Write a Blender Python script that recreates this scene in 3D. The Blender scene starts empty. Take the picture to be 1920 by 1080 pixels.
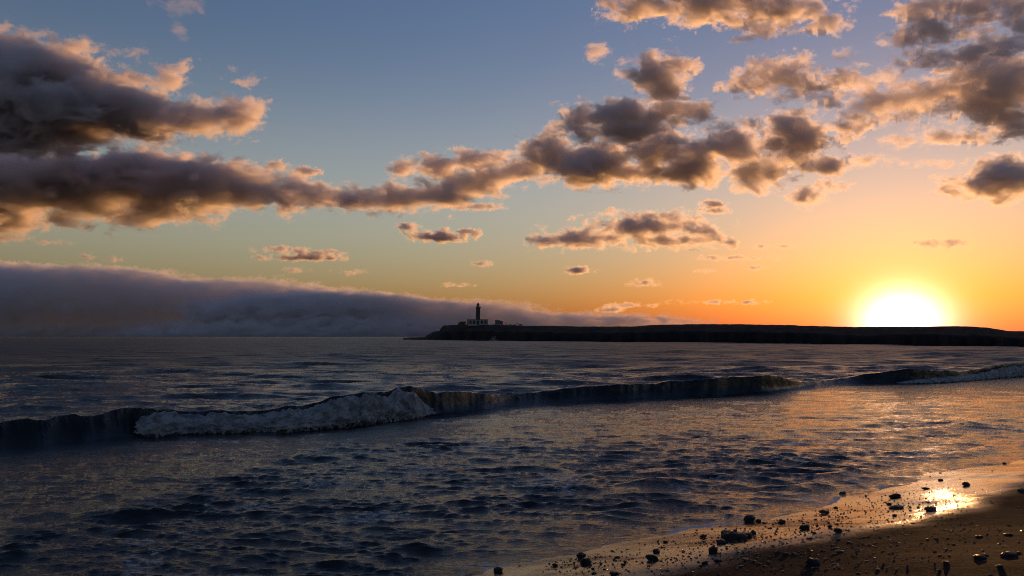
import bpy, bmesh, math, random
import numpy as np
from mathutils import Vector

S = bpy.context.scene
R = math.radians
rng = np.random.default_rng(7)
random.seed(11)

# ------------------------------------------------------------------ camera
EYE = 3.2                      # metres above the sea
F = 1493.3                     # focal length in pixels of a 1920 wide frame
PITCH = R(3.49)
HOR = 631.0                    # row of the horizon in that frame
cam = bpy.data.objects.new("camera", bpy.data.cameras.new("camera"))
S.collection.objects.link(cam)
cam.data.lens = 28
cam.data.sensor_width = 36
cam.data.clip_start = 0.1
cam.data.clip_end = 90000
cam.location = (0, 0, EYE)
cam.rotation_euler = (R(90) + PITCH, 0, 0)
S.camera = cam

# ------------------------------------------------------------------ sky and sun
SUN_EL, SUN_AZ = R(0.92), R(26.1)
SUN_DIR = Vector((math.sin(SUN_AZ) * math.cos(SUN_EL), math.cos(SUN_AZ) * math.cos(SUN_EL), math.sin(SUN_EL)))
S.view_settings.view_transform = 'Standard'
S.view_settings.look = 'None'
S.view_settings.gamma = 1
S.view_settings.exposure = 1.2
world = bpy.data.worlds.new("World")
S.world = world
world.use_nodes = True
wt = world.node_tree
bg = wt.nodes['Background']
bg.inputs['Strength'].default_value = 0.1
sky = wt.nodes.new('ShaderNodeTexSky')
sky.sky_type = 'NISHITA'
sky.sun_disc = False
sky.sun_elevation = SUN_EL
sky.sun_rotation = SUN_AZ
sky.air_density, sky.dust_density, sky.ozone_density = 1.4, 1.5, 3.0


def wnode(kind, op=None, **kw):
    n = wt.nodes.new(kind)
    if op:
        n.operation = op
    return n


def wmath(op, a, b=None):
    n = wnode('ShaderNodeMath', op)
    for i, v in enumerate((a, b)):
        if v is None:
            continue
        if isinstance(v, (int, float)):
            n.inputs[i].default_value = v
        else:
            wt.links.new(v, n.inputs[i])
    return n.outputs[0]


def wvec(op, a, b):
    n = wnode('ShaderNodeVectorMath', op)
    for i, v in enumerate((a, b)):
        if isinstance(v, (tuple, Vector)):
            n.inputs[i].default_value = v
        else:
            wt.links.new(v, n.inputs[i])
    return n.outputs['Value'] if op in ('DOT_PRODUCT', 'LENGTH') else n.outputs['Vector']


def wscale(v, s):
    n = wnode('ShaderNodeVectorMath', 'SCALE')
    if isinstance(v, tuple):
        n.inputs[0].default_value = v
    else:
        wt.links.new(v, n.inputs[0])
    if isinstance(s, (int, float)):
        n.inputs['Scale'].default_value = s
    else:
        wt.links.new(s, n.inputs['Scale'])
    return n.outputs[0]


tinted = wvec('MULTIPLY', sky.outputs[0], (1.26, 1.42, 1.56))
tinted = wvec('ADD', tinted, (0.08, 0.05, 0.08))          # air light of the whole sky
coord = wt.nodes.new('ShaderNodeTexCoord')
cosang = wvec('DOT_PRODUCT', coord.outputs['Generated'], SUN_DIR)
# angle from the sun; the glare is a little wider than it is tall
side = Vector((math.cos(SUN_AZ), -math.sin(SUN_AZ), 0))
gx = wmath('MULTIPLY', wvec('DOT_PRODUCT', coord.outputs['Generated'], side), 0.90)
gy = wmath('MULTIPLY', wvec('DOT_PRODUCT', coord.outputs['Generated'], SUN_DIR.cross(side)), 1.10)
ang = wmath('SQRT', wmath('ADD', wmath('MULTIPLY', gx, gx), wmath('MULTIPLY', gy, gy)))
ang = wmath('ADD', wmath('MULTIPLY', ang, 180 / math.pi), wmath('MULTIPLY', wmath('LESS_THAN', cosang, 0.0), 400.0))
core = wmath('EXPONENT', wmath('MULTIPLY', wmath('POWER', wmath('DIVIDE', ang, 1.9), 2.0), -1.0))
halo = wmath('EXPONENT', wmath('MULTIPLY', wmath('DIVIDE', ang, 3.4), -1.0))
glow = wvec('ADD', wscale((14.0, 12.0, 9.5), core), wscale((2.4, 2.1, 0.8), halo))
up = wvec('DOT_PRODUCT', coord.outputs['Generated'], (0.0, 0.0, 1.0))
elev = wmath('MULTIPLY', wmath('ARCSINE', up), 180 / math.pi)
sky_band = wmath('EXPONENT', wmath('MULTIPLY', wmath('POWER', wmath('DIVIDE', wmath('SUBTRACT', elev, 9.0), 7.5), 2.0), -1.0))   # warm brightening added to the colour of the low sky
tinted = wvec('ADD', tinted, wscale((0.68, 0.57, 0.34), sky_band))
wt.links.new(wvec('ADD', tinted, glow), bg.inputs['Color'])

sun = bpy.data.objects.new("sun_lamp", bpy.data.lights.new("sun_lamp", 'SUN'))
S.collection.objects.link(sun)
sun.data.energy = 1.9
sun.data.angle = R(0.5)
sun.data.color = (1.0, 0.47, 0.16)
sun.rotation_euler = SUN_DIR.to_track_quat('Z', 'Y').to_euler()

S.cycles.use_denoising = True
S.cycles.denoising_prefilter = 'NONE'
S.cycles.filter_width = 1.0
S.cycles.max_bounces = 10
S.cycles.volume_bounces = 5
S.cycles.volume_max_steps = 160
S.cycles.sample_clamp_indirect = 4


# ------------------------------------------------------------------ helpers
def ray(px, py):
    x, z = (px - 960) / F, (540 - py) / F
    c, s = math.cos(PITCH), math.sin(PITCH)
    return Vector((x, c - s * z, s + c * z))


def at(px, py, dist):
    """The point `dist` metres ahead that is seen in this direction."""
    r = ray(px, py)
    return Vector((0, 0, EYE)) + r * (dist / r.y)


def tag(o, label=None, cat=None, group=None, kind=None):
    if label:
        o['label'] = label
    if cat:
        o['category'] = cat
    if group:
        o['group'] = group
    if kind:
        o['kind'] = kind
    return o


def link(name, me, mat=None, parent=None, smooth=False):
    o = bpy.data.objects.new(name, me)
    S.collection.objects.link(o)
    if mat:
        me.materials.append(mat)
    if parent:
        o.parent = parent
    if smooth:
        me.polygons.foreach_set('use_smooth', [True] * len(me.polygons))
    return o


def empty(name, loc, rz=0):
    o = bpy.data.objects.new(name, None)
    S.collection.objects.link(o)
    o.location = loc
    o.rotation_euler.z = rz
    return o


def grid_mesh(name, P, attrs=None):
    """P: rows x cols x 3 -> one quad sheet."""
    n, m = P.shape[:2]
    me = bpy.data.meshes.new(name)
    idx = np.arange(n * m).reshape(n, m)
    q = np.stack([idx[:-1, :-1], idx[:-1, 1:], idx[1:, 1:], idx[1:, :-1]], -1).reshape(-1, 4)
    me.vertices.add(n * m)
    me.vertices.foreach_set('co', P.astype(np.float32).ravel())
    me.loops.add(q.size)
    me.loops.foreach_set('vertex_index', q.astype(np.int32).ravel())
    me.polygons.add(len(q))
    me.polygons.foreach_set('loop_start', np.arange(0, q.size, 4, dtype=np.int32))
    me.polygons.foreach_set('use_smooth', np.ones(len(q), dtype=bool))
    me.update(calc_edges=True)
    for k, v in (attrs or {}).items():
        a = me.attributes.new(k, 'FLOAT', 'POINT')
        a.data.foreach_set('value', v.astype(np.float32).ravel())
    return me


_perm = rng.permutation(256)
_perm = np.concatenate([_perm, _perm, _perm])
_g = rng.normal(size=(256, 3))
_g /= np.linalg.norm(_g, axis=1)[:, None]


def pn(x, y, z=0.0):
    x, y, z = np.broadcast_arrays(np.asarray(x, float), np.asarray(y, float), np.asarray(z, float))
    xi, yi, zi = np.floor(x).astype(int), np.floor(y).astype(int), np.floor(z).astype(int)
    xf, yf, zf = x - xi, y - yi, z - zi
    f = lambda t: t * t * t * (t * (t * 6 - 15) + 10)
    u, v, w = f(xf), f(yf), f(zf)
    r = 0
    for a in (0, 1):
        for b in (0, 1):
            for c in (0, 1):
                g = _g[_perm[_perm[_perm[(xi + a) & 255] + ((yi + b) & 255)] + ((zi + c) & 255)]]
                d = g[..., 0] * (xf - a) + g[..., 1] * (yf - b) + g[..., 2] * (zf - c)
                r = r + d * (u if a else 1 - u) * (v if b else 1 - v) * (w if c else 1 - w)
    return r * 1.5


def fbm(x, y, z=0.0, n=4, gain=.5):
    s, a = 0, 1.0
    for i in range(n):
        s = s + a * pn(x * 2 ** i + 17.3 * i, y * 2 ** i - 9.1 * i, z * 2 ** i + 3.7 * i)
        a *= gain
    return s


def sstep(a, b, x):
    t = np.clip((x - a) / (b - a), 0, 1)
    return t * t * (3 - 2 * t)


class Mat:
    """A small node-material builder."""

    def __init__(self, name):
        self.m = bpy.data.materials.new(name)
        self.m.use_nodes = True
        self.t = self.m.node_tree
        self.b = self.t.nodes['Principled BSDF']

    def put(self, v, sock):
        if isinstance(v, (int, float)):
            sock.default_value = v
        elif isinstance(v, tuple):
            sock.default_value = v if len(v) == len(sock.default_value) else v + (1,)
        else:
            self.t.links.new(v, sock)

    def set(self, **kw):
        for k, v in kw.items():
            self.put(v, self.b.inputs[k.replace('_', ' ')])
        return self

    def attr(self, name):
        n = self.t.nodes.new('ShaderNodeAttribute')
        n.attribute_name = name
        return n.outputs['Fac']

    def pos(self):
        return self.t.nodes.new('ShaderNodeNewGeometry').outputs['Position']

    def obj(self):
        return self.t.nodes.new('ShaderNodeTexCoord').outputs['Object']

    def noise(self, vec, scale, detail=4, rough=.55, stretch=(1, 1, 1), rot=0):
        mp = self.t.nodes.new('ShaderNodeMapping')
        mp.inputs['Scale'].default_value = stretch
        mp.inputs['Rotation'].default_value = (0, 0, rot)
        self.t.links.new(vec, mp.inputs[0])
        n = self.t.nodes.new('ShaderNodeTexNoise')
        n.inputs['Scale'].default_value = scale
        n.inputs['Detail'].default_value = detail
        n.inputs['Roughness'].default_value = rough
        self.t.links.new(mp.outputs[0], n.inputs['Vector'])
        return n.outputs['Fac']

    def math(self, op, a, b=None, c=None):
        n = self.t.nodes.new('ShaderNodeMath')
        n.operation = op
        for i, v in enumerate((a, b, c)):
            if v is not None:
                self.put(v, n.inputs[i])
        return n.outputs[0]

    def ramp(self, v, lo, hi, a=0., b=1.):
        n = self.t.nodes.new('ShaderNodeMapRange')
        n.interpolation_type = 'SMOOTHSTEP'
        for s, x in zip(('Value', 'From Min', 'From Max', 'To Min', 'To Max'), (v, lo, hi, a, b)):
            self.put(x, n.inputs[s])
        return n.outputs[0]

    def mix(self, f, a, b):
        n = self.t.nodes.new('ShaderNodeMix')
        n.data_type = 'RGBA'
        self.put(f, n.inputs[0])
        self.put(a, n.inputs[6])
        self.put(b, n.inputs[7])
        return n.outputs[2]

    def bump(self, h, dist, strength=1.0, normal=None):
        n = self.t.nodes.new('ShaderNodeBump')
        n.inputs['Strength'].default_value = strength
        self.put(dist, n.inputs['Distance'])
        self.t.links.new(h, n.inputs['Height'])
        if normal is not None:
            self.t.links.new(normal, n.inputs['Normal'])
        return n.outputs[0]


# ------------------------------------------------------------------ the beach's plane
SH_P = np.array([-0.15, 10.9])              # a point of the waterline
SH_U = np.array([0.80, 0.60])               # along the waterline
SH_V = np.array([0.60, -0.80])              # up the beach
SLOPE = 0.165


def shore_dist(x, y):
    """Metres up the beach from the mean waterline (negative: out at sea)."""
    d = (x - SH_P[0]) * SH_V[0] + (y - SH_P[1]) * SH_V[1]
    s = (x - SH_P[0]) * SH_U[0] + (y - SH_P[1]) * SH_U[1]
    return d + 0.22 * np.sin(s * .55 + .6) + 0.10 * np.sin(s * 1.4 + 2) + .05 * np.sin(s * 3.1)


def beach_z(x, y):
    d = shore_dist(x, y)
    z = np.where(d < 0, d * SLOPE, SLOPE * d)
    z = z + .012 * fbm(x * 1.1, y * 1.1, 3.0, 3) + .02 * pn(x * .4, y * .4, 8.)
    return z


# ------------------------------------------------------------------ sea
cols = np.arange(-560, 2480.1, 1.7)          # pixel columns of the rays the sheet follows
tcol = (cols - 960) / F
bx = [-560, 0, 150, 270, 500, 640, 760, 830, 900, 1000, 1200, 1440, 1500, 1560, 1620, 1700, 1800, 1920, 2480]
b_base = [870, 838, 826, 812, 804, 794, 780, 774, 766, 755, 745, 735, 727, 720, 717, 717, 713, 703, 690]
b_top = [800, 783, 777, 766, 768, 745, 723, 730, 738, 731, 716, 704, 714, 711, 700, 692, 694, 677, 668]
foot = EYE * F / (np.interp(cols, bx, b_base) - HOR)
topf = np.interp(cols, bx, b_top)
k = np.exp(-np.linspace(-2.5, 2.5, 41) ** 2)
k /= k.sum()
sm = lambda a: np.convolve(np.pad(a, 20, mode='edge'), k, 'valid')
foot = sm(foot)
BACK = 1.1                                   # the crest lies this far behind the foot
crest = sm(EYE + (HOR - topf) / F * (foot + BACK))
crest = np.maximum(crest, .05)
foot = foot + .35 * fbm(cols / 70., 0.3, 0, 4)
crest = crest * (1 + .17 * fbm(cols / 65., 5.3, 0, 3) + .025 * fbm(cols / 14., 2.3, 0, 3))
N1, N2, N3, N4 = 680, 110, 340, 50
y0 = 8.5
rows = []
inv = lambda a, b, n, e=False: 1 / np.linspace(1 / a, 1 / b, n, endpoint=e)
Y = np.zeros((N1 + N2 + N3 + N4, len(cols)))
for j in range(len(cols)):
    f0 = foot[j] - .5
    f1 = foot[j] + 3.2
    Y[:, j] = np.concatenate([inv(y0, f0, N1), np.linspace(f0, f1, N2, endpoint=False), inv(f1, 900, N3),
                              np.geomspace(900, 40000, N4)])
Y = Y.astype(np.float32)
X = (Y * tcol[None, :]).astype(np.float32)
# spacing of the sheet, so that no wave is finer than it can carry
DY = np.gradient(Y, axis=0)
DX = Y / F * 1.7
PXR = HOR + EYE * F / Y                      # picture row of flat water, used only to lay out the sea states by distance
sd = shore_dist(X, Y)
behind = sstep(0, 3, Y - foot[None, :])
front_far = np.clip(foot[None, :] - Y, 0, 100)
# sea states: rough backwash near the beach, a smooth sheet behind it, wind chop beyond the breaker
edge_line = np.interp(cols, [-560, 0, 300, 480, 620, 760, 1000, 1200, 1500, 1920, 2480],
                      [1060, 1015, 930, 880, 828, 818, 812, 815, 800, 770, 760])
edge_y = EYE * F / (edge_line - HOR)
turb = sstep(-.6, 1.4, (edge_y[None, :] - Y) + .9 * fbm(X * .5, Y * .5, 1., 3))
patch = .5 + .9 * np.clip(fbm(X * .22, Y * .35, 4., 3) + .25, 0, 1.2)
rightish = sstep(5, 12, X)
amp = (1 - behind) * (.44 + turb * .80 * (.9 * patch - .42 * rightish)) + behind * .72
amp *= sstep(.3, -2.6, sd) * .86 + .14
XW = X + .35 * pn(X * .35, Y * .35, 21.) + .12 * pn(X * 1.1, Y * 1.1, 25.)
YW = Y + .45 * pn(X * .3, Y * .3, 23.) + .12 * pn(X * 1.2, Y * 1.2, 27.)
XW, YW = XW.astype(np.float32), YW.astype(np.float32)
Z = np.zeros_like(X)
PX_, PY_ = X.copy(), Y.copy()
for i in range(170):
    lam = 0.11 * (110 ** (i / 169.))
    th = rng.normal(R(-82), R(26 if lam < .4 else 15))
    kx, ky = math.cos(th), math.sin(th)
    kk = 2 * math.pi / lam
    st = .046 if lam < .7 else .038 if lam < 1.2 else .020 if lam < 2.2 else .011
    a = st / kk
    sp = np.sqrt((DX * kx) ** 2 + (DY * ky) ** 2)
    fil = sstep(1.6, 4.5, lam / np.maximum(sp, 1e-6))
    if i % 17 == 0:
        mod = .55 + .9 * np.clip(pn(X / (lam * 5), Y / (lam * 5), i * 1.7) + .3, 0, 1)
    w = a * fil * amp * mod
    if lam > 1.1:
        w = w * (behind * ((.050 if lam < 4 else .028) / st) + (1 - behind) * (.5 if lam > 3 else 1))
    ph = np.float32(kk * kx) * XW + np.float32(kk * ky) * YW + np.float32(rng.uniform(0, 6.28))
    w = w.astype(np.float32)
    Z += w * np.cos(ph)
    w *= np.sin(ph)
    PX_ -= np.float32(.95 * kx) * w
    PY_ -= np.float32(.95 * ky) * w
# long swell out at sea
for lam, th, a in ((34, R(-97), .16), (52, R(-84), .2), (23, R(-110), .09), (90, R(-92), .2)):
    kk = 2 * math.pi / lam
    Z += a * behind * sstep(4, 40, Y - foot[None, :]) * np.cos(kk * (X * math.cos(th) + Y * math.sin(th)) + lam) * sstep(1.6, 4, lam / DY)
# a low secondary ridge in front of the breaker and a swash ridge near the beach
Z += .09 * np.exp(-((sd + 4.2 + .8 * pn(X * .25, 2.2, 1)) / .55) ** 2) * sstep(-1, 4, X) * (.6 + pn(X * .5, Y * .5, 2.))
Z += .06 * np.exp(-((sd + 1.6 + .5 * pn(X * .4, 4.2, 1)) / .3) ** 2) * (.6 + pn(X * .6, Y * .6, 9.))
# the breaker
d = Y - foot[None, :]
u = np.clip(d / BACK, 0, 1)
face = np.where(d < BACK, u ** 1.9 * (1 - .10 * (1 - u)), 1.0)
back = np.where(d >= BACK, np.exp(-((d - BACK) / 2.3) ** 2) * .93 + .07 * np.exp(-((d - BACK) / .25) ** 2), 1.0)
H = np.interp((cols[None, :] + 100 * (1 - u) ** 1.3 * (d < BACK)).ravel(), cols, crest).reshape(d.shape)
Z = Z * (1 - .7 * np.exp(-((d - .65) / .6) ** 2)) + H * face * back
trough = -.12 * np.exp(-((d + .9) / 1.0) ** 2) * np.clip(H, 0, 1)
Z += trough
# streaks of water drawn up the face
Z += .008 * np.clip(H, 0, 1.2) * np.exp(-((d - .7) / .6) ** 2) * fbm(X * 2.2 + d * .8, d * .35, 7., 3)
# crest thrown forward
over = .30 * np.clip(H, 0, 1.3) * np.exp(-((d - BACK) / .33) ** 2)
PY_ -= over
# the water thins to nothing where it runs up the sand
lift = np.clip(sd, -1.5, .7)
Z += .015 * sstep(-1.5, 0.3, sd) * (pn(X * .9, Y * .9, 5.) - 1.6)
Z += .022 * sstep(-1.2, -.1, sd) * pn(X * 1.5, Y * 1.5, 15.) + .010 * sstep(-1.2, -.1, sd) * pn(X * 4., Y * 4., 18.)
# foam: streaks behind the white water and lace in the backwash
foam = .70 * turb * sstep(.1, .75, fbm(X * .5, Y * .6, 12., 3) + .15) * (1 - behind)
foam = foam + .12 * np.exp(-((sd + .12) / .12) ** 2) * np.clip(.6 + pn(X * .8, Y * .8, 3.), 0, 1)
foam = foam + .8 * np.exp(-((d - BACK - .15) / .2) ** 2) * np.interp(cols, [-560, 0, 150, 165, 260, 1180, 1450, 1700, 1920, 2480], [.8, .8, .7, .15, .1, .1, .35, .8, 1, 1])[None, :]
foam += .35 * np.exp(-((d + .7) / .7) ** 2) * np.interp(cols, [200, 280, 800, 900, 1650, 1750, 2480], [0, 1, 1, 0, 0, 1, 1])[None, :]
# thin lace where the sheet of water ends on the sand, and surf at the foot of the headland
depth = Z - beach_z(PX_, PY_)
foam += .85 * np.exp(-((depth - .008) / .007) ** 2) * (sd < .8) * np.clip(.55 + 1.2 * pn(X * 1.3, Y * 1.3, 33.), 0, 1)
hd_sea = np.interp(cols, [760, 800, 900, 1000, 1300, 1500, 1700, 1920, 2480], [EYE * F / (b_ - HOR) for b_ in (636.9, 637.2, 638.6, 640.0, 642.5, 645, 648, 651.5, 659)])
rel = (hd_sea[None, :] * .985 - Y) / (.014 * hd_sea[None, :])
foam += 1.1 * np.exp(-rel ** 2) * (cols > 800)[None, :] * np.clip(pn(X * .05, 3., 7.) + pn(X * .2, 1., 2.) * .6, 0, 1)
foam += .75 * np.exp(-((d - .75) / .5) ** 2) * np.interp(cols, [-560, 20, 75], [1, 1, 0])[None, :] * np.clip(.4 + 1.3 * pn(X * 2.2 + d, d * .8, 12.), 0, 1)
W = np.stack([PX_, PY_, Z], -1)
sea_me = grid_mesh("sea", W, {'foam': np.clip(foam, 0, 1)})

m = Mat("sea_water")
P = m.pos()
rip = m.noise(P, 9., 6, .68, (.5, 1.5, 1), R(-8))
rip2 = m.noise(P, 1.7, 5, .62, (.4, 1.6, 1), R(6))
rip3 = m.noise(P, .22, 3, .55, (.6, 1.6, 1), R(-4))
sep = m.t.nodes.new('ShaderNodeSeparateXYZ')
m.t.links.new(P, sep.inputs[0])
farw = m.ramp(sep.outputs['Y'], 25., 140.)
n1 = m.bump(rip, .026)
n2 = m.bump(rip2, m.math('MULTIPLY_ADD', farw, .45, .04), 1.0, n1)
n3 = m.bump(rip3, m.math('MULTIPLY', farw, 2.2), 1.0, n2)
lace = m.math('MULTIPLY_ADD', m.noise(P, 7., 6, .72, (1, 1.3, 1)), 1.7, -.85)
fo = m.ramp(m.math('ADD', m.attr('foam'), lace), 0.62, 1.0)
m.set(Base_Color=m.mix(fo, (.004, .008, .011), (.55, .58, .60)), Roughness=m.math('ADD', m.math('MULTIPLY_ADD', fo, .6, .06), m.math('MULTIPLY', farw, .32)), IOR=1.333, Normal=n3)
sea = link("sea", sea_me, m.m)
tag(sea, kind='structure')

# ------------------------------------------------------------------ white water rolling along the breaker
def white_water(px0, px1, frac, seed, bulge=1.0):
    c = np.arange(px0, px1, .9)
    ft = np.interp(c, cols, foot)
    hh = np.interp(c, cols, crest) * frac(c)
    th = np.linspace(R(70), R(186), 84)
    TH, FT = np.meshgrid(th, ft, indexing='ij')
    HH = np.broadcast_to(hh, TH.shape)
    TT = np.broadcast_to((c - 960) / F, TH.shape)
    rd = (.55 + .65 * np.clip(HH, 0, 1)) * bulge
    lump = fbm(TT * FT * 1.5, TH * 1.3, seed, 3)
    xw = TT * FT
    n0 = np.abs(fbm(xw * 1.6, TH * 1.5, seed + 2., 2))
    nb = .30 * (.5 - n0) + .13 * fbm(xw * 5, TH * 5, seed + 5., 4) + .035 * fbm(xw * 19, TH * 19, seed + 8., 2)
    nb = nb * np.clip(HH * 1.2, .1, 1) * sstep(R(70), R(85), TH)
    rr = 1 + nb / np.maximum(rd, .3)
    y = FT + .72 + rd * rr * np.cos(TH) - .12 * lump * np.clip(HH, 0, 1)
    z = HH * rr * np.sin(TH) * (1 + .06 * lump) - .05
    z = np.where(TH > R(178), z - .1, z)
    C_ = np.broadcast_to(c, TH.shape)
    e = sstep(R(72), R(104), TH) * sstep(px0, px0 + 38, C_) * sstep(px1, px1 - 60, C_) * (1 - .6 * sstep(R(160), R(180), TH))
    return grid_mesh("white_water", np.stack([TT * y, y, z], -1), {'cover': e})


m = Mat("foam_white")
P = m.pos()
b = m.bump(m.noise(P, 9, 6, .7), .10)
mott = m.ramp(m.noise(P, 2.6, 6, .68, (1, 1, 1.2)), .36, .62)
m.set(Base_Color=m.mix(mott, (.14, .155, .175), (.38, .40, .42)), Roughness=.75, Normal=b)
tear = m.math('MULTIPLY_ADD', m.noise(P, 8., 6, .7, (1, 1, 1)), 1.5, -.75)
m.set(Alpha=m.ramp(m.math('ADD', m.attr('cover'), tear), .30, .55))
FOAM = m.m
fr1 = lambda c: np.interp(c, [244, 270, 310, 420, 640, 700, 768, 802, 842], [.2, .7, .9, .86, .93, .95, .86, .4, .03]) * (1 + .09 * fbm(c / 14., 3.3, 0, 3))
o = link("white_water", white_water(244, 842, fr1, 3.), FOAM)
tag(o, kind='stuff', label='long roll of white foam tumbling along the front of the breaking wave', cat='foam')
fr2 = lambda c: np.interp(c, [1660, 1720, 1790, 1900, 2000, 2400], [.03, .3, .55, .75, .8, .8]) * (1 + .14 * fbm(c / 12., 7.3, 0, 3))
o = link("white_water", white_water(1660, 2400, fr2, 9., 1.3), FOAM)
tag(o, kind='stuff', label='farther band of broken white foam of the wave nearing the beach', cat='foam')


def spray_drops(px0, px1, n, hgt, seed, label):
    rs = np.random.default_rng(seed)
    c = rs.uniform(px0, px1, n)
    ft, hh = np.interp(c, cols, foot), np.interp(c, cols, crest)
    y = ft + rs.uniform(.1, 1.5, n)
    z = hh * rs.uniform(.75, 1.0, n) + np.abs(rs.normal(0, hgt, n)) * (.4 + np.clip(pn(c / 25., seed, 0) + .3, 0, 1))
    rad = .0025 + .006 * rs.random(n) ** 3
    base = np.array([(1, 0, 0), (-1, 0, 0), (0, 1, 0), (0, -1, 0), (0, 0, 1), (0, 0, -1)], float)
    tri = np.array([(0, 2, 4), (2, 1, 4), (1, 3, 4), (3, 0, 4), (2, 0, 5), (1, 2, 5), (3, 1, 5), (0, 3, 5)])
    ctr = np.stack([(c - 960) / F * y, y, z], -1)
    V = (ctr[:, None, :] + base[None] * rad[:, None, None]).reshape(-1, 3)
    T_ = (tri[None] + 6 * np.arange(n)[:, None, None]).reshape(-1, 3)
    me = bpy.data.meshes.new("spray")
    me.vertices.add(len(V))
    me.vertices.foreach_set('co', V.astype(np.float32).ravel())
    me.loops.add(T_.size)
    me.loops.foreach_set('vertex_index', T_.astype(np.int32).ravel())
    me.polygons.add(len(T_))
    me.polygons.foreach_set('loop_start', np.arange(0, T_.size, 3, dtype=np.int32))
    me.update(calc_edges=True)
    a_ = me.attributes.new('cover', 'FLOAT', 'POINT')
    a_.data.foreach_set('value', np.full(len(V), 2., dtype=np.float32))
    tag(link("spray", me, FOAM), label, 'spray', kind='stuff')


spray_drops(270, 790, 9000, .07, 3, 'fine droplets of spray over the long roll of white foam')
spray_drops(-200, 165, 1600, .05, 5, 'fine droplets of spray above the dark left end of the breaker')
spray_drops(1680, 2100, 5000, .12, 6, 'fine droplets of spray over the farther foam band')

# ------------------------------------------------------------------ beach
sdv = np.concatenate([np.linspace(-4, 6, 420), np.linspace(6.05, 40, 60)])
ssv = np.concatenate([np.linspace(-30, -8, 40), np.linspace(-7.9, 24, 620), np.linspace(24.2, 140, 120)])
SS, SD = np.meshgrid(ssv, sdv, indexing='ij')
BX = SH_P[0] + SS * SH_U[0] + SD * SH_V[0]
BY = SH_P[1] + SS * SH_U[1] + SD * SH_V[1]
BZ = beach_z(BX, BY)
BZ = np.where(SD > 8, np.minimum(BZ, 1.35 + .03 * (SD - 8)), BZ)
bd = shore_dist(BX, BY)
wet = 1 - sstep(-.75, .45, bd - (2.5 + .35 * fbm(SS * .35, 2.0, 0, 3)) + .22 * fbm(BX * 1.3, BY * 1.3, 6., 3))
beach = link("beach", grid_mesh("beach", np.stack([BX, BY, BZ], -1), {'wet': wet}), None)
m = Mat("beach_sand")
P = m.pos()
wt_ = m.attr('wet')
grain = m.noise(P, 160, 3, .7)
mid = m.noise(P, 14, 4, .6, (1, 1, 1))
streak = m.noise(P, 2.2, 4, .6, (.35, 2.2, 1), R(-37))
nrm = m.bump(grain, m.math('MULTIPLY_ADD', wt_, -.0046, .0050))
nrm = m.bump(mid, m.math('MULTIPLY_ADD', wt_, -.0135, .018), 1.0, nrm)
col = m.mix(streak, (.0085, .0095, .011), (.0165, .0175, .0195))
m.set(Base_Color=m.mix(wt_, col, (.022, .019, .017)), Roughness=m.math('MULTIPLY_ADD', wt_, m.math('MULTIPLY_ADD', m.ramp(streak, .42, .68), .12, -.755), .82), IOR=m.math('MULTIPLY_ADD', wt_, .50, 1.36), Normal=nrm, Specular_IOR_Level=m.math('MULTIPLY_ADD', wt_, .47, .03))
beach.data.materials.append(m.m)
tag(beach, kind='structure')


# ------------------------------------------------------------------ pebbles
def rock_mesh(seed, sub=2, rough=.22):
    bm = bmesh.new()
    bmesh.ops.create_icosphere(bm, subdivisions=sub, radius=1)
    co = np.array([v.co for v in bm.verts])
    n = 1 + rough * fbm(co[:, 0] * .9 + seed * 5.1, co[:, 1] * .9, co[:, 2] * .9 + seed, 3) * 1.4
    for v, s in zip(bm.verts, n):
        v.co = v.co * s
    me = bpy.data.meshes.new("pebble")
    bm.to_mesh(me)
    bm.free()
    me.polygons.foreach_set('use_smooth', [True] * len(me.polygons))
    return me


m = Mat("wet_stone")
P = m.obj()
sp = m.noise(P, 3.0, 5, .6)
m.set(Base_Color=m.mix(sp, (.012, .011, .010), (.045, .038, .034)), Roughness=m.math('MULTIPLY_ADD', sp, .3, .16), Normal=m.bump(m.noise(P, 5, 4, .6), .10))
STONE = m.m
ROCKS = [rock_mesh(i, 3, .30) for i in range(9)]
for r_ in ROCKS:
    r_.materials.append(STONE)


def on_beach(px, py):
    """Where this sight line meets the sand (or the sea)."""
    r = ray(px, py)
    lo, hi = 3.0, 60.0
    for _ in range(60):
        y = (lo + hi) / 2
        p = Vector((0, 0, EYE)) + r * (y / r.y)
        if p.z > max(float(beach_z(p.x, p.y)), -0.02):
            lo = y
        else:
            hi = y
    return p


def stone(name, p, size, flat, label, group, cat, rz=None, sink=.3):
    o = bpy.data.objects.new(name, random.choice(ROCKS))
    S.collection.objects.link(o)
    o.location = (p.x, p.y, float(beach_z(p.x, p.y)) + size * flat * (1 - sink) * .5)
    o.scale = (size * random.uniform(.85, 1.2) / 2, size * random.uniform(.6, .9) / 2, size * flat / 2 * 1.1)
    o.rotation_euler = (random.uniform(-.15, .15), random.uniform(-.15, .15), random.uniform(0, 6.28) if rz is None else rz)
    tag(o, label, cat, group)
    return o


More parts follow.
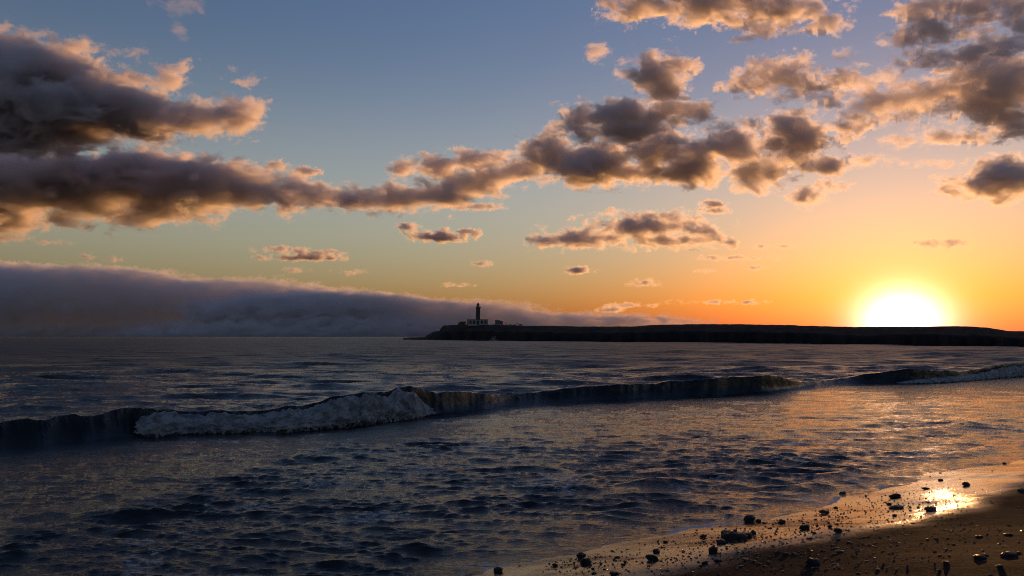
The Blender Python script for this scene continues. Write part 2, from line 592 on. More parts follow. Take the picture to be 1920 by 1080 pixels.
# ------------------------------------------------------------------ headland
hx = np.concatenate([np.arange(730, 860, 1.0), np.arange(860, 2520, 3.0)])
top_px = np.interp(hx, [730, 754, 775, 797, 800, 806, 814, 824, 827, 832, 860, 900, 930, 985, 1050, 1110, 1190, 1225, 1300, 1400, 1450, 1500, 1560, 1605, 1650, 1700, 1760, 1825, 1850, 1872, 1886, 1920, 2100, 2300, 2520],
                   [638, 636, 633, 631.8, 629, 625.5, 621.5, 620.5, 615, 610.3, 608.8, 608.2, 609, 611, 611.3, 612.5, 612, 609.3, 607.8, 608.2, 609, 610.5, 612, 613.2, 612.5, 612.2, 611.6, 612, 614, 617.5, 620.3, 621, 619, 616, 622])
top_px = top_px + .45 * fbm(hx / 22., 3.1, 0, 4)
base_px = np.interp(hx, [730, 800, 900, 1000, 1300, 1500, 1700, 1920, 2520], [636.6, 637.2, 638.6, 640.0, 642.5, 645, 648, 651.5, 660])
hd = EYE * F / (base_px - HOR)
hd = hd * (1 + .02 * fbm(hx / 25., 7.7, 0, 4))
nv = 70
fr = np.concatenate([np.linspace(-.02, .30, 50), np.linspace(.33, 1.6, nv - 50)])
FR, HD = np.meshgrid(fr, hd, indexing='ij')
T = (hx - 960) / F
yy = HD * (1 + FR)
xx = yy * T[None, :]
ht_top = EYE + (HOR - top_px) / F * (hd * 1.22)
up = np.where(FR < .22, sstep(-.005, .035, FR) * .55 + .45 * sstep(.03, .22, FR), 1 - .25 * sstep(.25, 1.6, FR))
zz = ht_top[None, :] * up
rough = fbm(xx * .06, yy * .06, zz * .12, 5, .6)
zz = zz + rough * np.clip(ht_top[None, :], .3, 14) * .07 * sstep(0, .03, FR) * (1 - sstep(.10, .2, FR) * .75)
zz = np.where(FR < 0, -1.5, zz)
head = link("headland", grid_mesh("headland", np.stack([xx, yy, zz], -1)), None)
m = Mat("volcanic_rock")
P = m.pos()
layer = m.noise(P, .35, 5, .6, (.15, .15, 1.6))
m.set(Base_Color=m.mix(layer, (.009, .006, .005), (.018, .012, .010)), Roughness=.9, Normal=m.bump(m.noise(P, .5, 5, .65), .8))
m.b.inputs['Specular IOR Level'].default_value = .15
head.data.materials.append(m.m)
tag(head, kind='structure')


def ground_z(px, dist):
    h_ = float(np.interp(px, hx, ht_top))
    return h_


# ------------------------------------------------------------------ buildings on the point
LD = float(np.interp(895, hx, hd)) * 1.17       # distance of the lighthouse
PXM = LD / F                                      # metres in one pixel there


def box(bm, x0, x1, y0_, y1_, z0, z1):
    vs = [bm.verts.new(v) for v in ((x0, y0_, z0), (x1, y0_, z0), (x1, y1_, z0), (x0, y1_, z0), (x0, y0_, z1), (x1, y0_, z1), (x1, y1_, z1), (x0, y1_, z1))]
    for f in ((0, 3, 2, 1), (4, 5, 6, 7), (0, 1, 5, 4), (1, 2, 6, 5), (2, 3, 7, 6), (3, 0, 4, 7)):
        bm.faces.new([vs[i] for i in f])


def lathe(bm, prof, n=28):
    rings = []
    for r_, z in prof:
        rings.append([bm.verts.new((r_ * math.cos(2 * math.pi * i / n), r_ * math.sin(2 * math.pi * i / n), z)) for i in range(n)])
    for a, b_ in zip(rings, rings[1:]):
        for i in range(n):
            bm.faces.new((a[i], a[(i + 1) % n], b_[(i + 1) % n], b_[i]))
    bm.faces.new(rings[0][::-1])
    bm.faces.new(rings[-1])


def part(name, mat, parent, fn, smooth=False, loc=None):
    bm = bmesh.new()
    fn(bm)
    bmesh.ops.recalc_face_normals(bm, faces=bm.faces)
    me = bpy.data.meshes.new(name)
    bm.to_mesh(me)
    bm.free()
    o = link(name, me, mat, parent, smooth)
    if loc:
        o.location = loc
    return o


def simple(name, a, b_, scale=1.2, rough=.85, metal=0, bump=.05):
    m_ = Mat(name)
    P_ = m_.obj()
    n_ = m_.noise(P_, scale, 5, .6)
    m_.set(Base_Color=m_.mix(n_, a, b_), Roughness=rough, Metallic=metal, Normal=m_.bump(n_, bump))
    return m_.m


PLASTER = simple("white_plaster", (.24, .24, .25), (.32, .32, .32))
GREYWALL = simple("grey_render", (.16, .17, .19), (.22, .22, .24))
DARKSTONE = simple("dark_stone", (.045, .038, .034), (.10, .085, .075))
REDBROWN = simple("red_brown_wall", (.10, .045, .035), (.16, .075, .055))
DARKWOOD = simple("dark_wood", (.03, .025, .02), (.06, .05, .04))
METAL = simple("painted_metal", (.10, .10, .11), (.16, .16, .17), 3, .45)
COPPER = simple("lantern_copper", (.10, .07, .05), (.17, .12, .08), 3, .4, .6)
g_ = Mat("lantern_glass")
g_.set(Base_Color=(.85, .9, .9), Roughness=.03, IOR=1.45)
g_.b.inputs['Transmission Weight'].default_value = 1
GLASS = g_.m
g_ = Mat("window_pane")
g_.set(Base_Color=(.01, .012, .015), Roughness=.08, IOR=1.5)
PANE = g_.m


def pos_of(px, dist=None):
    dist = dist or LD
    return Vector(((px - 960) / F * dist, dist, 0))


gz = EYE + (HOR - 608.4) / F * LD
lh = empty("lighthouse", pos_of(896.6) + Vector((0, 0, gz)))
tag(lh, "dark stone lighthouse tower rising from a low flat-roofed house on the headland", "lighthouse")
HW, HH_, HDp = 9.9, 4.6, 4.0
front = -HDp


def walls(bm):
    # front wall with real openings for four windows and a door, then the other three sides
    ops = [(-7.0, 1.25, 1.0, 3.2), (-3.6, 1.25, 1.0, 3.2), (0, 1.7, -.0, 3.2), (3.6, 1.25, 1.0, 3.2), (7.0, 1.25, 1.0, 3.2)]
    x = -HW + .6
    for cx, w, z0, z1 in ops:
        box(bm, x, cx - w / 2, front, front + .5, -2, HH_ - .5)
        if z0 > 0:
            box(bm, cx - w / 2, cx + w / 2, front, front + .5, -2, z0)
        else:
            box(bm, cx - w / 2, cx + w / 2, front, front + .5, -2, 0)
        box(bm, cx - w / 2, cx + w / 2, front, front + .5, z1, HH_ - .5)
        x = cx + w / 2
    box(bm, x, HW - .6, front, front + .5, -2, HH_ - .5)
    box(bm, -HW + .6, HW - .6, HDp - .5, HDp, -2, HH_ - .5)
    box(bm, -HW + .02, -HW + .5, front + .6, HDp - .6, -2, HH_ - .5)
    box(bm, HW - .5, HW - .02, front + .6, HDp - .6, -2, HH_ - .5)


house = part("house_wall", PLASTER, lh, walls)
part("cornice", DARKSTONE, lh, lambda bm: box(bm, -HW - .15, HW + .15, front - .15, HDp + .15, HH_ - .5, HH_))
part("roof", GREYWALL, lh, lambda bm: box(bm, -HW + .4, HW - .4, front + .3, HDp - .3, HH_ + .004, HH_ + .12))
for sx in (-1, 1):
    for sy in (-1, 1):
        part("corner_stone", DARKSTONE, lh, lambda bm, sx=sx, sy=sy: box(bm, min(sx * (HW - .6), sx * (HW + .05)), max(sx * (HW - .6), sx * (HW + .05)), min(sy * (HDp - .6), sy * (HDp + .05)), max(sy * (HDp - .6), sy * (HDp + .05)), -2, HH_ - .5))


def frame(bm, w, h):
    t = .28
    box(bm, -w / 2 - t, -w / 2, front - .06, front + .2, -t, h + t)
    box(bm, w / 2, w / 2 + t, front - .06, front + .2, -t, h + t)
    box(bm, -w / 2, w / 2, front - .06, front + .2, h, h + t)
    box(bm, -w / 2, w / 2, front - .06, front + .2, -t, 0)


win = None
for cx in (-7.0, -3.6, 3.6, 7.0):
    w_ = part("window", PANE, lh, lambda bm: box(bm, -.62, .62, front + .25, front + .3, .02, 2.18), loc=(cx, 0, 1.0))
    part("frame", DARKSTONE, w_, lambda bm: frame(bm, 1.25, 2.2))
dr = part("door", DARKWOOD, lh, lambda bm: box(bm, -.84, .84, front + .2, front + .3, .02, 3.18))
part("frame", DARKSTONE, dr, lambda bm: frame(bm, 1.7, 3.2))
TZ = (608.2 - 576.5) * PXM
part("tower", DARKSTONE, lh, lambda bm: lathe(bm, [(2.35, -1), (2.3, HH_), (2.02, TZ - 1.1), (2.05, TZ - .9), (2.6, TZ - .25)]), True)
part("gallery", DARKSTONE, lh, lambda bm: lathe(bm, [(2.6, TZ - .248), (2.95, TZ - .15), (2.95, TZ + .18), (2.5, TZ + .2)]))


def rail(bm):
    for i in range(18):
        a = 2 * math.pi * i / 18
        x, y = 2.8 * math.cos(a), 2.8 * math.sin(a)
        box(bm, x - .03, x + .03, y - .03, y + .03, TZ + .2, TZ + 1.2)
    n = 36
    for z in (TZ + .7, TZ + 1.2):
        for i in range(n):
            a, b_ = 2 * math.pi * i / n, 2 * math.pi * (i + 1) / n
            q = [bm.verts.new((r_ * math.cos(t), r_ * math.sin(t), z + dz)) for t in (a, b_) for r_, dz in ((2.77, 0), (2.83, 0), (2.83, .06), (2.77, .06))]
            for f in ((0, 1, 5, 4), (1, 2, 6, 5), (2, 3, 7, 6), (3, 0, 4, 7)):
                bm.faces.new([q[i_] for i_ in f])


part("railing", METAL, lh, rail)
lan = part("lantern_room", DARKSTONE, lh, lambda bm: lathe(bm, [(1.5, TZ + .2), (1.5, TZ + 1.1), (1.4, TZ + 1.1)]))
part("glazing", GLASS, lan, lambda bm: lathe(bm, [(1.36, TZ + 1.12), (1.36, TZ + 2.75)], 16), True)


for i in range(8):
    a = 2 * math.pi * i / 8 + .2
    part("glazing_bar", METAL, lan, lambda bm: box(bm, -.06, .06, -.06, .06, 1.1, 2.8), loc=(1.42 * math.cos(a), 1.42 * math.sin(a), TZ))
part("lens", COPPER, lan, lambda bm: lathe(bm, [(.3, TZ + 1.13), (.62, TZ + 1.5), (.7, TZ + 1.9), (.5, TZ + 2.5), (.2, TZ + 2.7)]), True)
dome = part("dome", COPPER, lh, lambda bm: lathe(bm, [(1.62, TZ + 2.78), (1.6, TZ + 2.95), (1.35, TZ + 3.45), (.95, TZ + 3.85), (.45, TZ + 4.1), (.3, TZ + 4.15)]), True)
part("finial", METAL, dome, lambda bm: lathe(bm, [(.25, TZ + 4.15), (.3, TZ + 4.4), (.1, TZ + 4.6), (.05, TZ + 5.6), (.02, TZ + 5.65)], 10), True)

# stone outbuilding on the seaward side
hut = empty("outbuilding", pos_of(868) + Vector((0, 0, gz)))
tag(hut, "small low dark outbuilding standing on the seaward side of the lighthouse", "outbuilding")


def hut_walls(bm):
    box(bm, -2.75, -.6, -2.2, 2.2, -2, 2.5)
    box(bm, .6, 2.75, -2.2, 2.2, -2, 2.5)
    box(bm, -.6, .6, -1.7, 2.2, -2, 2.5)
    box(bm, -.6, .6, -2.2, -1.7, 2.1, 2.5)


part("wall", DARKSTONE, hut, hut_walls)
part("door", DARKWOOD, hut, lambda bm: box(bm, -.58, .58, -1.9, -1.8, 0, 2.08))
part("roof", GREYWALL, hut, lambda bm: box(bm, -2.95, 2.95, -2.4, 2.4, 2.502, 2.75))
lean = part("lean_to", DARKSTONE, hut, lambda bm: box(bm, -4.3, -2.76, -1.6, 1.6, -2, 1.7))

# pale house with a darker wing, inland of the lighthouse
bl = empty("house", pos_of(933) + Vector((0, 0, gz - .2)))
tag(bl, "pale two-window block house just inland of the lighthouse with a reddish wing", "house")


def bl_walls(bm):
    for x0, x1 in ((-2.4, -1.6), (-.5, .5), (1.6, 2.4)):
        box(bm, x0, x1, -2.5, -2.1, -1.5, 4.1)
    for x0, x1 in ((-1.6, -.5), (.5, 1.6)):
        box(bm, x0, x1, -2.5, -2.1, -1.5, 1.2)
        box(bm, x0, x1, -2.5, -2.1, 2.9, 4.1)
    box(bm, -2.4, 2.4, -2.1, 2.5, -1.5, 4.098)


part("wall", GREYWALL, bl, bl_walls)
for cx in (-1.05, 1.05):
    w_ = part("window", PANE, bl, lambda bm: box(bm, -.54, .54, -2.2, -2.14, 0, 1.7), loc=(cx, 0, 1.2))
    part("sill", DARKSTONE, w_, lambda bm: box(bm, -.65, .65, -2.62, -2.502, -.15, 0))
part("parapet", DARKSTONE, bl, lambda bm: box(bm, -2.5, 2.5, -2.6, 2.6, 4.102, 4.35))
wing = part("wing", REDBROWN, bl, lambda bm: box(bm, 2.42, 4.9, -1.8, 2.2, -1.5, 3.2))
part("wing_roof", DARKSTONE, wing, lambda bm: box(bm, 2.405, 5.0, -1.9, 2.3, 3.202, 3.4))
lw = part("garden_wall", PLASTER, None, lambda bm: (box(bm, -4.2, 4.2, -.2, .2, -1.5, .95), box(bm, -4.3, 4.3, -.28, .28, .952, 1.1)))
lw.location = pos_of(936, LD - 6) + Vector((0, 0, gz - 1.2))
tag(lw, "low white boundary wall below the pale block house", "wall")

# posts
for i, (px, h_) in enumerate(((947.6, 3.0), (949.8, 2.3))):
    def pst(bm, h_=h_):
        lathe(bm, [(.12, -1), (.1, h_ - .1), (.07, h_)], 8)
        box(bm, -.45, .45, -.05, .05, h_ - .5, h_ - .38)
    o = part("utility_post", DARKWOOD, None, pst)
    o.location = pos_of(px) + Vector((0, 0, gz - .7))
    tag(o, ("taller" if i == 0 else "shorter") + " thin dark post between the pale block house and the parked cars", "post", "posts beside the track")


# parked cars
def car(px, paint, label, rz, dz):
    c = empty("parked_car", pos_of(px, LD - 2) + Vector((0, 0, gz + dz)), rz)
    tag(c, label, "car", "cars parked on the headland")

    def body(bm):
        prof = [(-2.05, .35), (-2.1, .75), (-1.95, .95), (-1.1, 1.05), (-.55, 1.5), (.75, 1.52), (1.5, 1.05), (2.0, .92), (2.12, .65), (2.08, .35)]
        l = [bm.verts.new((x, -.82 + (.1 if z > 1.1 else 0), z)) for x, z in prof]
        r_ = [bm.verts.new((x, .82 - (.1 if z > 1.1 else 0), z)) for x, z in prof]
        bm.faces.new(l)
        bm.faces.new(r_[::-1])
        for i in range(len(prof)):
            j = (i + 1) % len(prof)
            bm.faces.new((l[i], r_[i], r_[j], l[j]))
    part("body", paint, c, body)
    for sy in (-1, 1):
        def glass(bm, sy=sy):
            y = sy * .79
            vs = [bm.verts.new((x, y - sy * (.07 if z > 1.2 else 0), z)) for x, z in ((-.9, 1.06), (-.5, 1.42), (.7, 1.44), (1.25, 1.06))]
            vs2 = [bm.verts.new((v.co.x, v.co.y + sy * .03, v.co.z)) for v in vs]
            bm.faces.new(vs)
            bm.faces.new(vs2[::-1])
            for i in range(4):
                bm.faces.new((vs[i], vs[(i + 1) % 4], vs2[(i + 1) % 4], vs2[i]))
        part("side_window", PANE, c, glass)
    for x in (-1.3, 1.3):
        for sy in (-1, 1):
            def whl(bm):
                bmesh.ops.create_cone(bm, cap_ends=True, segments=18, radius1=.33, radius2=.33, depth=.2)
                for v in bm.verts:
                    v.co = Vector((v.co.x, v.co.z, v.co.y))
            w = part("wheel", DARKWOOD, c, whl, loc=(x, sy * .76, .33))
    return c


car(956, simple("pale_paint", (.42, .42, .43), (.48, .48, .49), 2, .35), "pale grey car parked beyond the posts on the headland", .15, -1.0)
car(964.6, simple("red_paint", (.12, .02, .015), (.16, .03, .02), 2, .35), "dark red car parked between the pale car and the sunshade", -.1, -1.5)
car(975.5, simple("brown_paint", (.10, .03, .025), (.13, .045, .035), 2, .35), "dark reddish car parked just past the sunshade, last of the row", .15, -1.2)


def shade(bm):
    lathe(bm, [(1.35, 2.05), (1.3, 2.12), (.7, 2.45), (.15, 2.7), (.03, 2.75)], 14)


us = empty("sunshade", pos_of(969.8, LD - 4) + Vector((0, 0, gz - 1.35)))
tag(us, "small dark mushroom-shaped sunshade on a pole among the parked cars", "sunshade")
part("canopy", DARKWOOD, us, shade)
part("pole", DARKWOOD, us, lambda bm: lathe(bm, [(.09, -.8), (.08, 2.2)], 8))

# spray thrown up at the foot of the cliff
sx_ = float(np.interp(926, hx, hd)) * .985
bm = bmesh.new()
for i in range(90):
    u_ = random.random()
    p = Vector((random.gauss(0, 1.6) * (1 - u_ * .6), random.gauss(0, .8), u_ * u_ * 3.2))
    rr = random.uniform(.2, .6) * (1 - .5 * u_)
    mtx = bmesh.ops.create_icosphere(bm, subdivisions=1, radius=rr)
    for v in mtx['verts']:
        v.co += p
me = bpy.data.meshes.new("sea_spray")
bm.to_mesh(me)
bm.free()
a_ = me.attributes.new('cover', 'FLOAT', 'POINT')
a_.data.foreach_set('value', [2.0] * len(me.vertices))
spr = link("sea_spray", me, FOAM, None, True)
spr.location = ((926 - 960) / F * sx_, sx_, 0)
tag(spr, "small burst of white spray at the foot of the cliff below the lighthouse", "spray", kind='stuff')

# ------------------------------------------------------------------ stones: the ones that stand out, then the scatter
big = [
    (1406, 977, .17, .75, "large rounded black stone standing alone at the edge of the wash"),
    (1422, 979, .09, .7, "small black stone touching the large rounded one at the wash's edge"),
    (1465, 981, .15, .5, "low black stone to the right of the large rounded one"),
    (1508, 992, .16, .5, "broad flat stone halfway up the shining wet sand with gravel around it"),
    (1579, 924, .16, .55, "dark stone right on the waterline where the bright sand begins"),
    (1679, 932, .17, .45, "long low stone just left of the sun's bright reflection"),
    (1744, 958, .18, .45, "flat ragged stone directly below the sun's bright reflection"),
    (1681, 953, .19, .3, "thin flat stone below and left of the sun's reflection"),
    (1811, 910, .13, .55, "single dark stone on the golden sand right of the sun's reflection"),
    (1378, 1012, .28, .5, "biggest dark rock of the gravel cluster on the wet sand"),
    (1362, 1004, .17, .5, "upper left stone of the gravel cluster, leaning on its biggest rock"),
    (1398, 1007, .20, .45, "stone at the right end of the gravel cluster beside its biggest rock"),
    (1352, 1019, .13, .45, "small low stone at the lower left edge of the gravel cluster"),
    (1412, 1001, .11, .6, "knobbly little stone just above the right end of the gravel cluster"),
    (1319, 1008, .12, .5, "oval dark stone left of the gravel cluster"),
    (1337, 1036, .12, .7, "upright pointed stone below the gravel cluster"),
    (1526, 1058, .17, .55, "pointed stone half buried in dry sand near the lower edge"),
    (1571, 998, .09, .8, "small domed stone on the dark sand above the scattered flat pebbles"),
    (1891, 1042, .15, .3, "long flat dark stone on the dry sand near the lower right corner"),
    (1838, 1046, .13, .3, "thin dark stone beside the long flat one on dry sand"),
    (1736, 917, .14, .3, "thin stone lying across the top of the sun's reflection"),
    (1545, 962, .14, .4, "flat stone with small gravel below the waterline stone"),
    (1883, 870, .13, .45, "black stone at the far waterline near the right border"),
    (1763, 901, .11, .4, "small stone on the waterline above the sun's reflection"),
    (1090, 1047, .13, .75, "rounded stone standing in the shallow backwash, upper of a pair"),
    (1099, 1057, .13, .75, "rounded stone standing in the shallow backwash, lower of a pair"),
    (1231, 1035, .10, .6, "dark stone in the thin wash above its larger neighbour"),
    (1224, 1050, .13, .6, "larger dark stone in the thin wash near the lower edge"),
    (934, 1072, .12, .6, "last dark stone at the lower edge where the wash meets the sea"),
    (1151, 1077, .12, .4, "flat dark stone cut by the lower edge of the view"),
    (1915, 921, .16, .35, "low stone on the boundary of dry and golden sand at the right border"),
]
for px, py, sz, fl, lb in big:
    p = on_beach(px, py)
    stone("stone", p, sz, fl, lb, "larger stones along the wash", "stone", rz=random.uniform(-.5, .5), sink=.4)
n_s = 0
clusters = [(1378, 1012, 38, 16), (1540, 965, 45, 12), (1590, 1010, 70, 16), (1250, 1045, 90, 18), (1440, 1000, 60, 14), (1660, 1040, 120, 25), (1730, 990, 90, 20), (1090, 1055, 40, 14), (1830, 1000, 80, 30), (1500, 1050, 90, 18), (1330, 1060, 80, 14), (1690, 945, 50, 12)]
while n_s < 290:
    if random.random() < .78:
        cx, cy, sx, sy = random.choice(clusters)
        px, py = random.gauss(cx, sx), random.gauss(cy, sy)
    else:
        px, py = random.uniform(1050, 1918), random.uniform(870, 1078)
    if not (900 < px < 1950 and py < 1082):
        continue
    p = on_beach(px, py)
    s_ = float(shore_dist(p.x, p.y))
    if s_ < .05 or s_ > 5.5:
        continue
    sz = min(.085, .022 * math.exp(random.gauss(.25, .5)))
    if s_ < 2.4:
        stone("pebble", p, sz, random.uniform(.35, .6), "small black pebble among many like it on the shining wet sand", "pebbles on the wet sand", "pebble", rz=random.uniform(-.6, .6))
    else:
        stone("pebble", p, sz * 1.15, random.uniform(.18, .35), "small flat pebble among many like it on the dark dry sand", "pebbles on the dry sand", "pebble", rz=random.uniform(-.6, .6))
    n_s += 1

# gravel too fine to count
gv, gf = [], []
rg = np.random.default_rng(4)
octv = [(1, 0, 0), (-1, 0, 0), (0, 1, 0), (0, -1, 0), (0, 0, 1), (0, 0, -1), (.6, .6, .45), (-.6, .55, .4), (.55, -.6, .4), (-.6, -.6, .45)]
hullf = None
bm = bmesh.new()
for v_ in octv:
    bm.verts.new(v_)
bmesh.ops.convex_hull(bm, input=bm.verts)
bm.verts.ensure_lookup_table()
bm.verts.index_update()
gb = np.array([v_.co[:] for v_ in bm.verts])
hullf = [[v_.index for v_ in f_.verts] for f_ in bm.faces]
bm.free()
cnt = 0
while cnt < 1500:
    cx, cy, sx, sy = clusters[rg.integers(len(clusters))] if rg.random() < .8 else (1500, 990, 220, 45)
    px, py = rg.normal(cx, sx * 1.15), rg.normal(cy, sy * 1.1)
    if not (880 < px < 1960 and 840 < py < 1090):
        continue
    p = on_beach(px, py)
    s_ = float(shore_dist(p.x, p.y))
    if s_ < .05 or s_ > 5 or (s_ > 2.6 and rg.random() < .6):
        continue
    sz = .008 + .010 * rg.random() ** 2
    a_ = rg.uniform(0, 6.28)
    V_ = gb * (1 + .25 * rg.normal(size=(len(gb), 1))) * np.array([sz * 1.3, sz, sz * .6])
    V_ = np.stack([V_[:, 0] * math.cos(a_) - V_[:, 1] * math.sin(a_) + p.x, V_[:, 0] * math.sin(a_) + V_[:, 1] * math.cos(a_) + p.y, V_[:, 2] + p.z + sz * .3], -1)
    gf += [[i_ + len(gb) * cnt for i_ in f_] for f_ in hullf]
    gv.append(V_)
    cnt += 1
me = bpy.data.meshes.new("gravel")
me.from_pydata(np.concatenate(gv).tolist(), [], gf)
tag(link("gravel", me, STONE), 'fine dark gravel strewn in bands over the wet and dry sand', 'gravel', kind='stuff')

# ------------------------------------------------------------------ clouds
CLOUD_MATS = {}


def cloud_mat(u, mfp, alb, g):
    m_ = bpy.data.materials.new("cloud_vapour")
    m_.use_nodes = True
    t = m_.node_tree
    t.nodes.clear()
    o_ = t.nodes.new('ShaderNodeOutputMaterial')
    pv = t.nodes.new('ShaderNodeVolumePrincipled')
    pv.inputs['Color'].default_value = alb + (1,)
    pv.inputs['Density'].default_value = 1 / (mfp * u)
    pv.inputs['Anisotropy'].default_value = g
    t.links.new(pv.outputs[0], o_.inputs['Volume'])
    return m_


def cloud(D, blobs, seed=0, mfp=9, amp=1.0, stretch=1.7, vox=1.5, soft=7, alb=(.985, .956, .942), g=.42, thick=1.0, nscale=1.0, label=None):
    if max(b_[3] for b_ in blobs) < 10:
        mfp, soft, vox = mfp * .3, 4, 1.2
    u = D / F                                     # one pixel of the frame, in metres, at that distance
    me = bpy.data.meshes.new("cloud")
    ob = bpy.data.objects.new("cloud", me)
    S.collection.objects.link(ob)
    g_ = bpy.data.node_groups.new("cloud", 'GeometryNodeTree')
    g_.interface.new_socket('Geometry', in_out='INPUT', socket_type='NodeSocketGeometry')
    g_.interface.new_socket('Geometry', in_out='OUTPUT', socket_type='NodeSocketGeometry')
    N, L = g_.nodes.new, g_.links.new
    out = N('NodeGroupOutput')
    pos = N('GeometryNodeInputPosition').outputs[0]

    def M(op, a, b=None, c=None):
        n = N('ShaderNodeMath')
        n.operation = op
        for i, v in enumerate((a, b, c)):
            if v is None:
                continue
            if isinstance(v, (int, float)):
                n.inputs[i].default_value = v
            else:
                L(v, n.inputs[i])
        return n.outputs[0]

    def VM(op, a, b=None):
        n = N('ShaderNodeVectorMath')
        n.operation = op
        for i, v in enumerate((a, b)):
            if v is None:
                continue
            if isinstance(v, (tuple, Vector)):
                n.inputs[i].default_value = v
            else:
                L(v, n.inputs[i])
        return n.outputs['Value'] if op == 'LENGTH' else n.outputs['Vector']

    lo, hi = Vector((1e9,) * 3), Vector((-1e9,) * 3)
    fld = None
    rmax = max(b[3] for b in blobs)
    a_px = min(34, rmax * 1.15) * amp
    for px, py, rx, ry in [b[:4] for b in blobs]:
        c = at(px, py, D)
        rd = min(rx, ry * 2.2) * thick
        c.y += random.uniform(-.3, .3) * rd * u
        r = Vector((rx * u, rd * u, ry * u))
        pad = a_px * .55 * u
        for i in range(3):
            lo[i] = min(lo[i], c[i] - r[i] - pad * (1.6 if i == 0 else 1))
            hi[i] = max(hi[i], c[i] + r[i] + pad * (1.6 if i == 0 else 1))
        ln = VM('LENGTH', VM('DIVIDE', VM('SUBTRACT', pos, tuple(c)), tuple(r)))
        f = M('MULTIPLY', M('SUBTRACT', 1, ln), ry)
        fld = f if fld is None else M('SMOOTH_MAX', fld, f, 10.0)
    sc = VM('MULTIPLY', pos, (1 / (stretch * u * 60), 1 / (u * 60), 1 / (u * 60)))
    sc = VM('ADD', sc, (seed * 7.3, seed * 3.1, seed * 1.7))
    nz = N('ShaderNodeTexNoise')
    nz.inputs['Scale'].default_value = 1.55 * nscale * min(3.0, max(1.0, 34 / a_px))
    nz.inputs['Detail'].default_value = 7
    nz.inputs['Roughness'].default_value = .67
    nz.inputs['Distortion'].default_value = .35
    L(sc, nz.inputs['Vector'])
    f = M('ADD', fld, M('MULTIPLY', M('SUBTRACT', nz.outputs[0], .5), a_px * 5.0))
    f = M('DIVIDE', f, soft)
    cl = N('ShaderNodeClamp')
    L(f, cl.inputs[0])
    f = M('POWER', cl.outputs[0], 1.4)
    vc = N('GeometryNodeVolumeCube')
    L(f, vc.inputs['Density'])
    vc.inputs['Min'].default_value = lo
    vc.inputs['Max'].default_value = hi
    for i, k_ in enumerate('XYZ'):
        vc.inputs['Resolution ' + k_].default_value = max(10, int((hi[i] - lo[i]) / (vox * u * (1.8 if i == 1 else 1))))
    sm_ = N('GeometryNodeSetMaterial')
    sm_.inputs['Material'].default_value = cloud_mat(u, mfp, alb, g)
    L(vc.outputs[0], sm_.inputs[0])
    L(sm_.outputs[0], out.inputs[0])
    ob.modifiers.new('cloud', 'NODES').node_group = g_
    tag(ob, label, 'cloud', kind='stuff')
    return ob


BIG = dict(mfp=11, soft=10, alb=(.985, .962, .966))
cloud(7000, [(0, 180, 120, 100), (90, 180, 120, 80), (170, 205, 110, 66), (250, 220, 100, 46), (330, 226, 80, 30), (400, 218, 50, 20), (448, 205, 36, 15), (20, 250, 130, 34), (60, 110, 80, 26), (300, 141, 44, 9), (255, 150, 40, 14)], 1, **BIG)
cloud(7000, [(55, 67, 30, 9), (150, 88, 34, 13), (245, 100, 26, 5), (5, 52, 24, 8)], 2, mfp=22)
cloud(7400, [(340, 62, 14, 22), (330, 8, 30, 8)], 3, mfp=90)
cloud(8200, [(30, 352, 110, 52), (140, 345, 120, 52), (265, 335, 100, 52), (370, 352, 110, 42), (470, 358, 100, 30), (570, 370, 90, 20), (660, 377, 80, 14), (0, 400, 60, 38), (200, 395, 90, 22), (300, 395, 70, 18)], 4, **BIG)
cloud(8200, [(745, 375, 80, 16), (810, 365, 70, 20), (880, 348, 60, 22), (930, 332, 50, 20), (975, 318, 36, 24), (1005, 312, 26, 20)], 5, **BIG)
cloud(8400, [(757, 315, 27, 17), (822, 314, 40, 17), (880, 303, 44, 17), (932, 297, 18, 14)], 6, mfp=10)
cloud(8400, [(520, 310, 20, 6), (572, 322, 26, 8)], 7, mfp=16)
cloud(8800, [(900, 389, 52, 5), (860, 385, 40, 4)], 8, mfp=20)
cloud(8000, [(1030, 280, 46, 30), (1110, 305, 80, 36), (1180, 320, 40, 16)], 9, mfp=11, soft=9)
cloud(8000, [(1228, 284, 52, 34), (1290, 312, 80, 24), (1361, 280, 95, 24), (1409, 323, 58, 20), (1486, 300, 42, 22), (1553, 308, 30, 11), (1250, 325, 70, 14)], 10, mfp=11, soft=9)
cloud(7200, [(1110, 225, 56, 22), (1195, 214, 78, 26), (1248, 199, 40, 18), (1160, 246, 52, 22), (1100, 255, 20, 14), (1313, 213, 24, 16)], 11, mfp=11, soft=9)
cloud(6800, [(1228, 144, 56, 25), (1248, 168, 24, 14), (1245, 110, 14, 5)], 12, mfp=11, soft=9)
cloud(6600, [(1120, 98, 22, 15)], 13, mfp=22)
cloud(6000, [(1175, 16, 36, 18), (1250, 6, 60, 18), (1340, 12, 80, 24), (1410, 36, 34, 14)], 14, mfp=11, nscale=1.3, amp=1.2)
cloud(6000, [(1470, 30, 40, 24), (1515, 18, 34, 18), (1545, 36, 26, 10)], 15, mfp=14, nscale=1.3, amp=1.2)
cloud(6800, [(1457, 150, 50, 24), (1412, 161, 38, 8), (1520, 164, 42, 18), (1450, 126, 32, 12), (1557, 186, 14, 12)], 16, mfp=15, nscale=1.3, amp=1.2)
cloud(7000, [(1602, 150, 46, 12), (1633, 166, 14, 22), (1650, 192, 50, 20), (1712, 184, 48, 24), (1752, 174, 36, 20), (1690, 215, 40, 8)], 17, mfp=22, nscale=1.3, amp=1.2)
cloud(6500, [(1582, 102, 17, 12), (1660, 80, 14, 5)], 18, mfp=30)
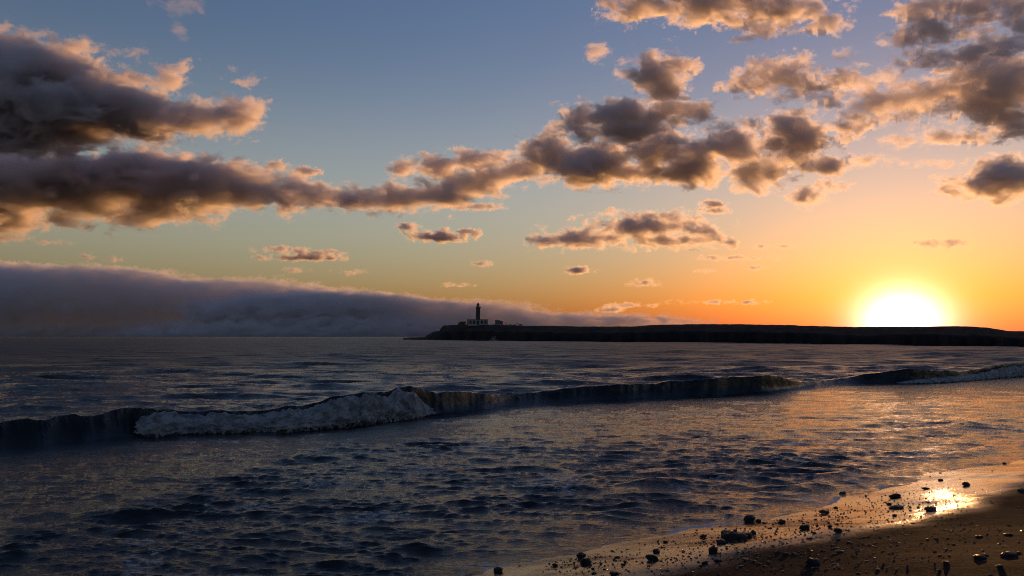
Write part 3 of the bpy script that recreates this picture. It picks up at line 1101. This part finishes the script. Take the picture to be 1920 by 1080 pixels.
cloud(6800, [(1842, 146, 70, 28), (1866, 182, 66, 40), (1910, 150, 50, 44), (1900, 220, 50, 26), (1812, 199, 44, 13)], 19, mfp=17, nscale=1.3, amp=1.2)
cloud(8000, [(1690, 266, 36, 9), (1772, 258, 46, 13), (1830, 256, 44, 12), (1892, 240, 32, 13)], 20, mfp=16)
cloud(5800, [(1727, 20, 34, 18), (1740, 54, 48, 24), (1820, 12, 52, 20), (1890, 16, 42, 22), (1915, 50, 26, 18)], 21, mfp=16, nscale=1.3, amp=1.2)
cloud(6200, [(1751, 111, 54, 13), (1812, 105, 36, 15), (1864, 90, 56, 18), (1810, 65, 36, 9)], 22, mfp=18, nscale=1.3, amp=1.2)
cloud(7600, [(1481, 238, 40, 26), (1508, 262, 44, 16), (1578, 237, 32, 10)], 23, mfp=11, nscale=1.3, amp=1.2)
cloud(7600, [(1354, 238, 30, 10), (1404, 233, 26, 12)], 24, mfp=20)
cloud(8400, [(1632, 300, 34, 10), (1746, 305, 62, 6)], 25, mfp=20)
cloud(8800, [(1880, 335, 62, 32), (1836, 355, 50, 14), (1761, 347, 10, 9)], 26, mfp=11, soft=9)
cloud(9000, [(1508, 368, 32, 16), (1553, 351, 26, 9)], 27, mfp=11)
cloud(9500, [(1335, 384, 20, 7), (1340, 396, 26, 4)], 28, mfp=16)
cloud(10000, [(1090, 447, 90, 15), (1216, 408, 66, 9), (1200, 426, 84, 16), (1292, 430, 50, 11), (1250, 453, 100, 10), (1330, 452, 36, 5), (1022, 452, 24, 11)], 29, mfp=8)
cloud(10000, [(825, 444, 52, 9), (862, 436, 34, 4), (765, 427, 17, 6)], 30, mfp=14)
cloud(11000, [(565, 483, 84, 6), (515, 466, 40, 3), (600, 474, 40, 5)], 31, mfp=12)
cloud(11000, [(905, 494, 16, 6), (850, 534, 20, 3)], 32, mfp=16)
cloud(11000, [(1083, 507, 22, 7), (1210, 531, 22, 5)], 33, mfp=14)
cloud(11000, [(1320, 508, 15, 3), (1418, 502, 17, 5), (1370, 484, 60, 4), (1460, 462, 40, 4)], 34, mfp=16)
cloud(11000, [(1784, 457, 36, 9), (1740, 456, 26, 8)], 35, mfp=60)
cloud(14000, [(1370, 566, 70, 4), (1142, 581, 24, 5), (1180, 573, 40, 3)], 36, mfp=14)
cloud(10000, [(550, 507, 20, 5), (216, 487, 15, 6), (100, 455, 28, 4), (165, 480, 12, 4), (660, 510, 24, 4)], 37, mfp=26)
# the long bank along the horizon
cloud(26000, [(-150, 560, 320, 78), (120, 560, 300, 62), (380, 575, 300, 54), (560, 586, 260, 45), (500, 530, 50, 10), (100, 650, 700, 70)], 40, mfp=17, amp=.36, vox=1.8, soft=2.5, stretch=2.8, thick=.5, g=.15, alb=(.99, .976, .99), label="long dark cloud bank lying along the horizon")
cloud(25000, [(620, 590, 280, 42), (840, 600, 220, 35), (1060, 610, 240, 24), (1250, 619, 150, 10), (700, 650, 500, 60)], 41, mfp=12, amp=.36, vox=1.8, soft=2.5, stretch=2.8, thick=.5, g=.1, alb=(.975, .945, .945), label="thinning end of the dark cloud bank behind the lighthouse")
